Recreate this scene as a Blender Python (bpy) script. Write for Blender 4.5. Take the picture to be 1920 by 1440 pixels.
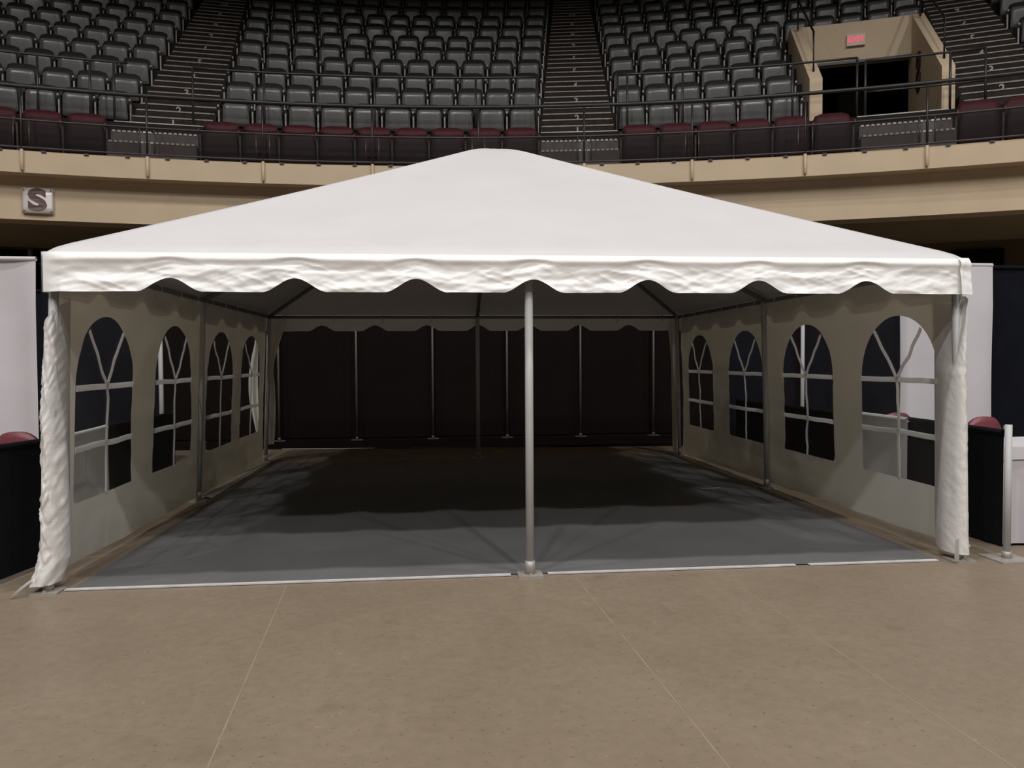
import bpy, bmesh, math, random
from mathutils import Vector, Matrix, noise
random.seed(7)
S = bpy.context.scene
for o in list(bpy.data.objects): bpy.data.objects.remove(o)
COL = S.collection
PI = math.pi
sin, cos, rad = math.sin, math.cos, math.radians

# ------------------------------------------------------------------ camera
CAM = Vector((-0.61633, -5.00804, 1.43607))
YAW, PITCH, ROLL, FPX = -0.09977, -0.03106, -0.00581, 1430.0
fw = Vector((-sin(YAW)*cos(PITCH), cos(YAW)*cos(PITCH), sin(PITCH)))
r0 = Vector((cos(YAW), sin(YAW), 0)); u0 = r0.cross(fw)
r2 = r0*cos(ROLL)+u0*sin(ROLL); u2 = -r0*sin(ROLL)+u0*cos(ROLL)
cd = bpy.data.cameras.new('camera'); cam = bpy.data.objects.new('camera', cd); COL.objects.link(cam)
m = Matrix((r2, u2, -fw)).transposed().to_4x4(); m.translation = CAM
cam.matrix_world = m
cd.sensor_width = 36.0; cd.lens = FPX/1920*36; cd.clip_end = 200
S.camera = cam
# ------------------------------------------------------------------ world, lamps, exposure
w = bpy.data.worlds.new('arena_air'); S.world = w; w.use_nodes = True
w.node_tree.nodes['Background'].inputs[0].default_value = (1.0, 0.96, 0.93, 1)
w.node_tree.nodes['Background'].inputs[1].default_value = 0.007
S.view_settings.view_transform = 'Standard'; S.view_settings.look = 'None'
S.view_settings.gamma = 1.0; S.view_settings.use_curve_mapping = False
S.view_settings.exposure = 0.0
LAMP_Z = 16.0
def lamp(x, y, power, tint=(1.0, 0.972, 0.955), cone=162, blend=0.55, rad_=0.30):
    l = bpy.data.lights.new('arena_lamp', 'SPOT'); l.energy = power; l.color = tint
    l.spot_size = rad(cone); l.spot_blend = blend; l.shadow_soft_size = rad_
    o = bpy.data.objects.new('arena_lamp', l); o.location = (x, y, LAMP_Z); COL.objects.link(o)
for x in (-9.5, -3.0, 3.5, 10.0):
    lamp(x, -3.2, 1480)
for x in (-10.5, -3.8, 2.8, 9.5):
    lamp(x, -11.8, 1800)
for x in (-9, -2.5, 4, 11):
    lamp(x, -17.5, 1650)

# ------------------------------------------------------------------ materials
def mat(name, col, rough=0.6, metal=0.0, spec=0.4, var=0.0, vscale=3.0, bump=0.0, bscale=40.0, coat=0.0):
    mt = bpy.data.materials.new(name); mt.use_nodes = True
    nt = mt.node_tree; b = nt.nodes['Principled BSDF']
    b.inputs['Base Color'].default_value = (*col, 1); b.inputs['Roughness'].default_value = rough
    b.inputs['Metallic'].default_value = metal; b.inputs['Specular IOR Level'].default_value = spec
    if coat: b.inputs['Coat Weight'].default_value = coat
    if var or bump:
        tc = nt.nodes.new('ShaderNodeTexCoord')
    if var:
        n = nt.nodes.new('ShaderNodeTexNoise'); n.inputs['Scale'].default_value = vscale; n.inputs['Detail'].default_value = 6
        nt.links.new(tc.outputs['Object'], n.inputs['Vector'])
        r = nt.nodes.new('ShaderNodeValToRGB')
        r.color_ramp.elements[0].position = 0.3; r.color_ramp.elements[1].position = 0.7
        r.color_ramp.elements[0].color = (*[c*(1-var) for c in col], 1)
        r.color_ramp.elements[1].color = (*[min(1, c*(1+var)) for c in col], 1)
        nt.links.new(n.outputs['Fac'], r.inputs['Fac']); nt.links.new(r.outputs['Color'], b.inputs['Base Color'])
    if bump:
        n2 = nt.nodes.new('ShaderNodeTexNoise'); n2.inputs['Scale'].default_value = bscale; n2.inputs['Detail'].default_value = 4
        nt.links.new(tc.outputs['Object'], n2.inputs['Vector'])
        bp = nt.nodes.new('ShaderNodeBump'); bp.inputs['Strength'].default_value = bump; bp.inputs['Distance'].default_value = 0.01
        nt.links.new(n2.outputs['Fac'], bp.inputs['Height']); nt.links.new(bp.outputs['Normal'], b.inputs['Normal'])
    return mt
def glassy(name, tint, fac, rough, haze=0.0, hazecol=(0.8, 0.8, 0.8)):
    mt = bpy.data.materials.new(name); mt.use_nodes = True; nt = mt.node_tree
    nt.nodes.remove(nt.nodes['Principled BSDF']); out = nt.nodes['Material Output']
    t = nt.nodes.new('ShaderNodeBsdfTransparent'); t.inputs[0].default_value = (*tint, 1)
    g = nt.nodes.new('ShaderNodeBsdfGlossy'); g.inputs['Roughness'].default_value = rough
    d = nt.nodes.new('ShaderNodeBsdfDiffuse'); d.inputs[0].default_value = (*hazecol, 1)
    m1 = nt.nodes.new('ShaderNodeMixShader'); m1.inputs[0].default_value = fac
    m2 = nt.nodes.new('ShaderNodeMixShader'); m2.inputs[0].default_value = haze
    nt.links.new(t.outputs[0], m1.inputs[1]); nt.links.new(g.outputs[0], m1.inputs[2])
    nt.links.new(m1.outputs[0], m2.inputs[1]); nt.links.new(d.outputs[0], m2.inputs[2])
    nt.links.new(m2.outputs[0], out.inputs[0])
    return mt
def concrete():
    mt = mat('polished_concrete', (0.25, 0.195, 0.135), 0.42, 0, 0.35)
    nt = mt.node_tree; b = nt.nodes['Principled BSDF']
    tc = nt.nodes.new('ShaderNodeTexCoord')
    def nz(scale, detail):
        n = nt.nodes.new('ShaderNodeTexNoise'); n.inputs['Scale'].default_value = scale; n.inputs['Detail'].default_value = detail
        nt.links.new(tc.outputs['Object'], n.inputs['Vector']); return n
    def ramp(p0, c0, p1, c1, src):
        r = nt.nodes.new('ShaderNodeValToRGB'); e = r.color_ramp.elements
        e[0].position, e[1].position = p0, p1; e[0].color = (*c0, 1); e[1].color = (*c1, 1)
        nt.links.new(src, r.inputs['Fac']); return r
    big = ramp(0.30, (0.240, 0.186, 0.132), 0.70, (0.276, 0.218, 0.158), nz(1.1, 6).outputs['Fac'])
    sp = ramp(0.63, (1, 1, 1), 0.70, (0.70, 0.68, 0.66), nz(48, 3).outputs['Fac'])
    pale = ramp(0.69, (1, 1, 1), 0.74, (1.32, 1.31, 1.30), nz(37, 3).outputs['Fac'])
    fine = ramp(0.30, (0.93, 0.93, 0.925), 0.70, (1.06, 1.06, 1.06), nz(17, 8).outputs['Fac'])
    blot = ramp(0.62, (1, 1, 1), 0.74, (0.88, 0.865, 0.84), nz(3.1, 8).outputs['Fac'])
    cur = big.outputs['Color']
    for s in (sp, pale, fine, blot):
        mx = nt.nodes.new('ShaderNodeMix'); mx.data_type = 'RGBA'; mx.blend_type = 'MULTIPLY'; mx.inputs[0].default_value = 1
        nt.links.new(cur, mx.inputs[6]); nt.links.new(s.outputs['Color'], mx.inputs[7]); cur = mx.outputs[2]
    nt.links.new(cur, b.inputs['Base Color'])
    rr = ramp(0.3, (0.36,)*3, 0.7, (0.55,)*3, nz(5, 5).outputs['Fac'])
    nt.links.new(rr.outputs['Color'], b.inputs['Roughness'])
    return mt
M = dict(
    concrete=concrete(),
    joint=mat('joint_filler', (0.31, 0.25, 0.18), 0.6, var=0.12, vscale=7),
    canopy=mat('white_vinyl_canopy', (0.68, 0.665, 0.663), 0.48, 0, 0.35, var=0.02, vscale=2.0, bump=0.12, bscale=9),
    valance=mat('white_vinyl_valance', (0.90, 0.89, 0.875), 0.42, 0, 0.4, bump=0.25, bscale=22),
    wallvinyl=mat('white_vinyl_wall', (0.86, 0.845, 0.80), 0.5, 0, 0.3, var=0.03, vscale=2.5, bump=0.12, bscale=12),
    flap=mat('folded_white_vinyl', (0.80, 0.785, 0.76), 0.42, 0, 0.4, var=0.02, bump=0.3, bscale=26),
    window=glassy('clear_vinyl_window', (0.93, 0.94, 0.94), 0.035, 0.12, 0.035),
    bar=mat('white_window_tape', (0.72, 0.72, 0.70), 0.45, var=0.03),
    alu=mat('brushed_aluminium', (0.50, 0.505, 0.50), 0.55, 0.05, 0.4, var=0.06, vscale=6),
    plate=mat('galvanised_plate', (0.42, 0.40, 0.36), 0.5, 0.3, 0.5, var=0.1, vscale=20),
    darkpipe=mat('frame_tube', (0.20, 0.19, 0.18), 0.5, 0.2, 0.4, var=0.05),
    mat_=mat('dark_grey_vinyl_mat', (0.150, 0.153, 0.154), 0.5, 0, 0.35, var=0.10, vscale=1.6, bump=0.08, bscale=5),
    shadepole=mat('shaded_silver_pole', (0.10, 0.09, 0.085), 0.5, 0.2, 0.3, var=0.08),  # silver poles darkened: the dim light behind the tent is in this colour
    tape=mat('white_floor_tape', (0.62, 0.61, 0.60), 0.5, var=0.15, vscale=8),
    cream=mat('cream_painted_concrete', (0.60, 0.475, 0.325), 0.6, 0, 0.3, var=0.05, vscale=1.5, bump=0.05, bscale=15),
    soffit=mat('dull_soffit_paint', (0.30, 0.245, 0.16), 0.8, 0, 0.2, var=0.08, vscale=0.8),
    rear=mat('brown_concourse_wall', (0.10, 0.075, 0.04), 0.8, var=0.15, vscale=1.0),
    black=mat('opening_darkness', (0.008, 0.006, 0.006), 0.9, 0, 0.1, var=0.1),  # near-black colour stands in for the darkness inside openings
    terrace=mat('dark_terrace_concrete', (0.022, 0.0185, 0.0165), 0.85, 0, 0.2, var=0.2, vscale=4),
    step=mat('dark_stair_paint', (0.030, 0.0225, 0.0195), 0.85, 0, 0.2, var=0.2, vscale=8),
    greystep=mat('grey_step_paint', (0.125, 0.115, 0.106), 0.8, 0, 0.2, var=0.12, vscale=8),
    nosing=mat('worn_nosing_strip', (0.30, 0.265, 0.23), 0.6, var=0.25, vscale=14),
    nosewhite=mat('white_nosing_paint', (0.62, 0.60, 0.56), 0.6, var=0.12, vscale=14),
    number=mat('stencilled_number_paint', (0.40, 0.37, 0.33), 0.7, var=0.1, vscale=30),
    seatback=mat('charcoal_seat_plastic', (0.019, 0.0195, 0.019), 0.6, 0, 0.25, var=0.12, vscale=4),
    seatpan=mat('grey_seat_plastic', (0.100, 0.101, 0.096), 0.27, 0, 0.5, var=0.13, vscale=3, bump=0.05, bscale=14),
    standard=mat('pale_seat_standard', (0.24, 0.23, 0.21), 0.5, 0.3, var=0.08),
    maroon=mat('maroon_seat_plastic', (0.066, 0.0135, 0.018), 0.6, 0, 0.22, var=0.15, vscale=4),
    maroonpan=mat('shaded_maroon_seat_plastic', (0.024, 0.0115, 0.0118), 0.6, 0, 0.2, var=0.12, vscale=4),  # maroon seat darkened: shade on the folded pans is put into the colour
    greystd=mat('grey_seat_standard', (0.055, 0.046, 0.045), 0.5, 0.2, var=0.08),
    rail=mat('dark_rail_paint', (0.038, 0.036, 0.034), 0.42, 0.3, 0.5, var=0.1),
    panelframe=mat('panel_frame_paint', (0.060, 0.052, 0.052), 0.45, 0.3, 0.5, var=0.1),
    acrylic=glassy('smoked_acrylic', (0.62, 0.58, 0.58), 0.03, 0.08, 0.012),
    white_drape=mat('white_drape_cloth', (0.60, 0.575, 0.60), 0.85, 0, 0.1, var=0.04, vscale=2),
    white_low=mat('white_low_drape_cloth', (0.74, 0.73, 0.735), 0.85, 0, 0.1, var=0.04, vscale=2),
    navy=mat('navy_black_drape_cloth', (0.0055, 0.0065, 0.0105), 0.85, 0, 0.12, var=0.15, vscale=5),
    blackcloth=mat('black_drape_cloth', (0.008, 0.0085, 0.011), 0.85, 0, 0.15, var=0.15, vscale=5),
    brownpanel=mat('black_brown_drape_cloth', (0.006, 0.0032, 0.0025), 0.8, 0, 0.1, var=0.2, vscale=1.2),
    table=mat('white_tablecloth', (0.68, 0.66, 0.68), 0.8, 0, 0.15, var=0.03),
    chairred=mat('maroon_chair_vinyl', (0.20, 0.055, 0.068), 0.4, 0, 0.45, var=0.1),
    chrome=mat('chair_frame_metal', (0.30, 0.29, 0.28), 0.3, 0.7, 0.5, var=0.05),
    signmetal=mat('brushed_sign_plate', (0.84, 0.79, 0.77), 0.35, 0.25, 0.5, var=0.04, vscale=1.5),
    signbrown=mat('brown_sign_letter', (0.135, 0.085, 0.075), 0.5, 0.1, 0.4, var=0.15, vscale=3),
    letterbrown=mat('dark_brown_wall_letter', (0.030, 0.016, 0.010), 0.7, var=0.1),
    exitbox=mat('exit_sign_case', (0.66, 0.56, 0.49), 0.5, var=0.05),
    teal=mat('dark_teal_door_paint', (0.10, 0.14, 0.135), 0.6, var=0.1),
)
def translucent(mt, col, fac):
    nt = mt.node_tree; out = nt.nodes['Material Output']; b = nt.nodes['Principled BSDF']
    t = nt.nodes.new('ShaderNodeBsdfTranslucent'); t.inputs[0].default_value = (*col, 1)
    mx = nt.nodes.new('ShaderNodeMixShader'); mx.inputs[0].default_value = fac
    nt.links.new(b.outputs[0], mx.inputs[1]); nt.links.new(t.outputs[0], mx.inputs[2]); nt.links.new(mx.outputs[0], out.inputs[0])
translucent(M['wallvinyl'], (0.80, 0.735, 0.54), 0.29)
translucent(M['bar'], (0.95, 0.94, 0.92), 0.80)
ex = bpy.data.materials.new('lit_red_letters'); ex.use_nodes = True
eb = ex.node_tree.nodes['Principled BSDF']; eb.inputs['Base Color'].default_value = (0.6, 0.08, 0.12, 1)
eb.inputs['Emission Color'].default_value = (1.0, 0.12, 0.19, 1); eb.inputs['Emission Strength'].default_value = 0.55
M['exitred'] = ex

# ------------------------------------------------------------------ helpers
class MB:
    def __init__(s): s.v = []; s.f = []; s.sm = []
    def add(s, vs, fs, smooth=False):
        n = len(s.v); s.v += [tuple(v) for v in vs]; s.f += [tuple(i+n for i in f) for f in fs]; s.sm += [smooth]*len(fs)
        return s
    def box(s, c, d, rot=0.0, T=None):
        x, y, z = d[0]/2, d[1]/2, d[2]/2; cr, sr = cos(rot), sin(rot); vs = []
        for sx in (-1, 1):
            for sy in (-1, 1):
                for sz in (-1, 1):
                    px, py, pz = sx*x, sy*y, sz*z
                    p = Vector((c[0]+px*cr-py*sr, c[1]+px*sr+py*cr, c[2]+pz))
                    vs.append(T @ p if T else p)
        return s.add(vs, [(0, 1, 3, 2), (4, 6, 7, 5), (0, 4, 5, 1), (2, 3, 7, 6), (0, 2, 6, 4), (1, 5, 7, 3)])
    def tube(s, pts, r, n=8, cap=True):
        pts = [Vector(p) for p in pts]; vs = []; up0 = None
        for i, p in enumerate(pts):
            d = (pts[min(i+1, len(pts)-1)]-pts[max(i-1, 0)]).normalized()
            up = Vector((0, 0, 1)) if abs(d.z) < 0.9 else Vector((0, 1, 0))
            a = d.cross(up).normalized(); b = d.cross(a).normalized()
            rr = r[i] if isinstance(r, (list, tuple)) else r
            for k in range(n):
                t = 2*PI*k/n; vs.append(p+a*(cos(t)*rr)+b*(sin(t)*rr))
        fs = []
        for i in range(len(pts)-1):
            for k in range(n):
                fs.append((i*n+k, i*n+(k+1) % n, (i+1)*n+(k+1) % n, (i+1)*n+k))
        s.add(vs, fs, True)
        if cap:
            base = len(s.v)-len(vs)
            s.f.append(tuple(base+k for k in range(n))); s.sm.append(False)
            s.f.append(tuple(base+(len(pts)-1)*n+k for k in reversed(range(n)))); s.sm.append(False)
        return s
    def grid(s, fn, nu, nv, smooth=True):
        vs = [fn(i/nu, j/nv) for j in range(nv+1) for i in range(nu+1)]
        fs = [(j*(nu+1)+i, j*(nu+1)+i+1, (j+1)*(nu+1)+i+1, (j+1)*(nu+1)+i) for j in range(nv) for i in range(nu)]
        return s.add(vs, fs, smooth)
    def prism(s, outline, d0, d1, axis=1, smooth=False):
        # outline of (a,b) pairs extruded along an axis (1: a=x,b=z along y)
        n = len(outline)
        def P(a, b, t): return (a, t, b) if axis == 1 else ((t, a, b) if axis == 0 else (a, b, t))
        vs = [P(a, b, d0) for a, b in outline]+[P(a, b, d1) for a, b in outline]
        fs = [tuple(range(n)), tuple(reversed(range(n, 2*n)))]+[(i, i+n, (i+1) % n+n, (i+1) % n) for i in range(n)]
        return s.add(vs, fs, smooth)
    def mesh(s, name):
        me = bpy.data.meshes.new(name); me.from_pydata(s.v, [], s.f); me.update()
        bm = bmesh.new(); bm.from_mesh(me); bmesh.ops.recalc_face_normals(bm, faces=bm.faces); bm.to_mesh(me); bm.free()
        me.polygons.foreach_set('use_smooth', s.sm); return me
    def build(s, name, m_, parent=None, loc=None, rot=None):
        return link(name, s.mesh(name), m_, parent, loc, rot)
def link(name, me, m_=None, parent=None, loc=None, rot=None):
    o = bpy.data.objects.new(name, me)
    if m_ is not None and not me.materials: me.materials.append(m_)
    COL.objects.link(o)
    if parent: o.parent = parent
    if loc: o.location = loc
    if rot is not None: o.rotation_euler = (0, 0, rot)
    return o
def empty(name, loc=(0, 0, 0), rz=0.0):
    o = bpy.data.objects.new(name, None); o.empty_display_size = 0.1; COL.objects.link(o)
    o.location = loc; o.rotation_euler = (0, 0, rz); return o
def tag(o, label=None, cat=None, group=None, kind=None):
    if label: o['label'] = label
    if cat: o['category'] = cat
    if group: o['group'] = group
    if kind: o['kind'] = kind
    return o
def copy_tree(o, parent=None):
    c = o.copy(); COL.objects.link(c)
    if parent: c.parent = parent
    for ch in KIDS.get(o.name, []): copy_tree_child(ch, c)
    return c
KIDS = {}
def copy_tree_child(ch, parent):
    c = ch.copy(); COL.objects.link(c); c.parent = parent
    return c
def text_mesh(txt, size, depth, bold=0.0):
    cu = bpy.data.curves.new('txt', 'FONT'); cu.body = txt; cu.size = size; cu.extrude = depth; cu.offset = bold
    cu.align_x = 'CENTER'; cu.align_y = 'CENTER'; cu.resolution_u = 4
    o = bpy.data.objects.new('txt', cu); COL.objects.link(o)
    dg = bpy.context.evaluated_depsgraph_get(); me = bpy.data.meshes.new_from_object(o.evaluated_get(dg))
    bpy.data.objects.remove(o); return me
def nz(x, y, z=0.0): return noise.noise(Vector((x, y, z)))
def ridge(x, y, z=0.0):
    return 1-min(1, abs(noise.noise(Vector((x, y, z))))*2.6)
ORD = ['first', 'second', 'third', 'fourth', 'fifth', 'sixth', 'seventh', 'eighth', 'ninth', 'tenth', 'eleventh', 'twelfth', 'thirteenth', 'fourteenth', 'fifteenth', 'sixteenth', 'seventeenth', 'eighteenth']+['further']*30

# bowl polar frame
BC = Vector((-2.15, -16.15, 0))
def P(R, th, z): t = rad(th); return Vector((BC.x+R*sin(t), BC.y+R*cos(t), z))
def arc(mb, R0, R1, z0, z1, t0, t1, step=1.0):
    n = max(1, int(math.ceil((t1-t0)/step))); vs = []; fs = []
    for i in range(n+1):
        t = t0+(t1-t0)*i/n
        vs += [P(R0, t, z0), P(R1, t, z0), P(R1, t, z1), P(R0, t, z1)]
    for i in range(n):
        a = i*4; b = a+4
        for k in range(4): fs.append((a+k, a+(k+1) % 4, b+(k+1) % 4, b+k))
    fs += [(0, 1, 2, 3), (n*4+3, n*4+2, n*4+1, n*4)]
    return mb.add(vs, fs)
def arcpts(R, z, t0, t1, step=0.9):
    n = max(1, int(math.ceil((t1-t0)/step))); return [P(R, t0+(t1-t0)*i/n, z) for i in range(n+1)]

# ================================================================== SETTING
T0, T1 = -34.0, 44.0
fl = MB().box((0, 2, -0.1), (46, 46, 0.2)).build('floor', M['concrete']); tag(fl, kind='structure')
for (x0, y0, x1, y1) in ((-1.58, -0.02, -1.39, -2.9), (0.29, -0.02, 0.43, -3.2), (1.26, -0.03, 1.42, -3.2)):
    L = math.hypot(x1-x0, y1-y0); a = math.atan2(y1-y0, x1-x0)
    MB().box(((x0+x1)/2, (y0+y1)/2, 0.0004), (L, 0.007, 0.0012), a).build('floor_joint', M['joint'], fl)

fascia = arc(MB(), 25.06, 25.62, 4.57, 4.93, T0, T1).build('wall_back', M['cream']); tag(fascia, kind='structure')
beam = arc(MB(), 25.42, 25.9, 3.86, 4.57, T0, T1).build('trim_1', M['cream']); tag(beam, kind='structure')
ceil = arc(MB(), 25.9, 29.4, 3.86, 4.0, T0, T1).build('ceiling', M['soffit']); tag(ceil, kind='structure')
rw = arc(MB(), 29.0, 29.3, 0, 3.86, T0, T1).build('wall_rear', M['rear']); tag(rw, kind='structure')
d1 = arc(MB(), 28.93, 28.99, 0, 3.68, 25.2, 27.05).build('doorway_dark_1', M['black']); tag(d1, kind='structure')  # black sheet on the wall in place of a dark doorway opening
d2 = arc(MB(), 28.93, 28.99, 0, 3.80, -22, -8).build('doorway_dark_2', M['black']); tag(d2, kind='structure')  # wide black sheet painting the dark of an opening onto the wall
MB().tube([P(28.9, -13.75, 0), P(28.9, -13.75, 3.8)], 0.05).build('door_post', M['plate'], d2)

# terraces ---------------------------------------------------------
NROW = 12
VOM = (18.87, 24.14)      # outer faces of the portal
terr = empty('seating_terrace', P(25.06, 6, 4.57)); tag(terr, kind='structure')
def loc_build(mb, name, m_, parent):
    o = mb.build(name, m_, parent); o.matrix_parent_inverse = Matrix.Translation(parent.location).inverted(); return o
loc_build(arc(MB(), 25.62, 25.70, 4.57, 5.67, T0, T1), 'front_riser', M['terrace'], terr)
def RF(i): return 25.65+0.81*(i-1)
def ZF(i): return 5.67+0.605*(i-1)
for i in range(1, NROW+2):
    spans = [(T0, T1)] if RF(i) > 29.2 else [(T0, VOM[0]+0.1), (VOM[1]-0.1, T1)]
    if RF(i) > 29.2 or i > 1 or True:
        for a, b in spans:
            loc_build(arc(MB(), RF(i), RF(i)+0.93, ZF(i)-0.62, ZF(i), a, b), 'terrace_row', M['terrace'], terr)
# portal floor and interior
loc_build(arc(MB(), 25.62, 33.5, 5.50, 5.66, VOM[0]+0.1, VOM[1]-0.1), 'portal_floor', M['terrace'], terr)

# guard wall of the portal (vomitory) ------------------------------
vom = empty('exit_portal', P(27.5, 21.5, 5.66))
tag(vom, 'cream concrete exit portal with sloped side walls cut into right seating block', 'portal')
def vwall(t0, t1):
    prof = [(26.25, 5.3), (26.25, 6.62), (29.2, 8.77), (29.5, 8.77), (29.5, 5.3)]
    vs = [P(R, t0, z) for R, z in prof]+[P(R, t1, z) for R, z in prof]; n = len(prof)
    return MB().add(vs, [tuple(range(n)), tuple(reversed(range(n, 2*n)))]+[(i, (i+1) % n, (i+1) % n+n, i+n) for i in range(n)])
def pv(mb, name, m_):
    return loc_build(mb, name, m_, vom)
pv(vwall(18.87, 19.36), 'side_wall', M['cream'])
pv(vwall(23.68, 24.14), 'side_wall', M['cream'])
pv(arc(MB(), 29.2, 29.5, 7.93, 8.77, 19.36, 23.68), 'header', M['cream'])
pv(arc(MB(), 29.15, 29.2, 7.87, 7.93, 19.36, 23.68), 'lintel_trim', M['rail'])
inn = arc(MB(), 33.3, 33.5, 5.6, 8.3, 18.5, 24.5)
arc(inn, 29.5, 33.4, 5.6, 8.3, 18.7, 19.2); arc(inn, 29.5, 33.4, 5.6, 8.3, 23.8, 24.3); arc(inn, 29.5, 33.4, 8.0, 8.1, 19.0, 24.0)
pv(inn, 'passage_lining', M['black'])
pv(arc(MB(), 31.2, 31.26, 5.66, 7.95, 21.35, 22.55), 'teal_door', M['teal'])
for s, t in ((1, 19.12), (1, 23.9)):
    hr = MB().tube([P(26.6, t, 6.85), P(26.6, t, 7.62), P(28.9, t, 9.25), P(28.9, t, 8.6)], 0.022)
    pv(hr, 'handrail', M['rail'])
# brown letter S on the inner face of the right-hand wall
sm_ = text_mesh('S', 1.06, 0.012, 0.035)
so = link('letter', sm_, M['letterbrown'], vom)
c_ = P(28.35, 23.66, 7.22); tt = rad(23.66)
xa = Vector((sin(tt), cos(tt), 0)); za = Vector((-cos(tt), sin(tt), 0)); ya = Vector((0, 0, 1))
mw = Matrix((xa, ya, za)).transposed().to_4x4(); mw.translation = c_ - Vector(vom.location)
so.matrix_local = mw

# exit sign
es = empty('exit_sign', P(29.16, 21.52, 8.36), -rad(21.52))
tag(es, 'small lit red EXIT sign on the cream portal header', 'sign')
MB().box((0, 0, 0), (0.37, 0.06, 0.25)).build('sign_case', M['exitbox'], es)
em = link('letters', text_mesh('EXIT', 0.165, 0.004, 0.006), M['exitred'], es)
em.matrix_local = Matrix.Translation((0, -0.034, 0)) @ Matrix.Rotation(PI/2, 4, 'X')
MB().box((0, 0.033, 0.0), (0.30, 0.012, 0.20)).build('back_box', M['exitbox'], es)

# ================================================================== STAIRS
AISLES = [(-7.05, 'left', 'left of the middle seating block'), (9.45, 'centre', 'right of the middle seating block'), (25.8, 'right', 'right of the exit portal')]
GAPS = [-7.5, 9.5, 22.05]
nummesh = [text_mesh(str(i), 0.19, 0.002, 0.004) for i in range(1, NROW+1)]
for th, nm, where in AISLES:
    st = empty('aisle_stairs', P(25.65, th, 5.67), -rad(th))
    tag(st, 'dark stepped aisle with pale numbered nosings climbing '+where, 'stairs')
    for k in range(3*NROW):
        wdt = 1.42-0.011*k; y0 = 0.27*k; z1 = 0.2017*k
        if nm == 'right' and k < 1: continue
        bz = 0.605*(k//3)
        if k % 3:
            sp = MB().box((0, y0+0.135, (z1+bz)/2), (wdt, 0.27, z1-bz)).build('step', M['step'], st)
        else:
            sp = MB().box((0, y0+0.135, z1+0.004), (wdt, 0.27, 0.008)).build('step', M['step'], st)
        MB().box((0, y0+0.012, z1+0.006), (wdt-0.05, 0.045, 0.022)).build('nosing', M['nosewhite'] if k == 0 else M['nosing'], sp)
    for i in range(1, NROW+1):
        k = 1 if i == 1 else 3*(i-1)
        if nm == 'right' and i == 1: continue
        o = link('row_number', nummesh[i-1], M['number'], st)
        o.matrix_local = Matrix.Translation((0.0, 0.27*k-0.016, 0.2017*k-0.10)) @ Matrix.Rotation(PI/2, 4, 'X')
# front steps in the gaps of the maroon row
for gi, th in enumerate(GAPS):
    st = empty('front_steps', P(25.15, th, 4.93), -rad(th))
    tag(st, 'short grey steps with dashed white nosings '+['at the foot of the left aisle', 'at the foot of the centre aisle', 'in front of the exit portal'][gi], 'stairs', 'front steps through the maroon row')
    W = 1.42 if gi < 2 else 1.44
    for (y0, y1, z1) in ((0.0, 0.47, 0.28), (0.24, 0.47, 0.52)):
        sp = MB().box((0, (y0+y1)/2, z1/2 if z1 < 0.3 else (0.28+z1)/2), (W, y1-y0, z1 if z1 < 0.3 else z1-0.28)).build('step', M['greystep'], st)
        ds = MB()
        nd = 17
        for q in range(nd):
            ds.box((-W/2+0.05+q*(W-0.1)/(nd-1), y0+0.004, z1-0.002), (0.052, 0.03, 0.03))
        ds.build('nosing_dashes', M['nosewhite'], sp)
    MB().box((0, 0.505, 0.735), (W, 0.06, 0.05)).build('landing_nosing', M['nosewhite'], st)
    MB().box((0, 0.485, 0.615), (W, 0.02, 0.19)).build('riser', M['greystep'], st)

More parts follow.
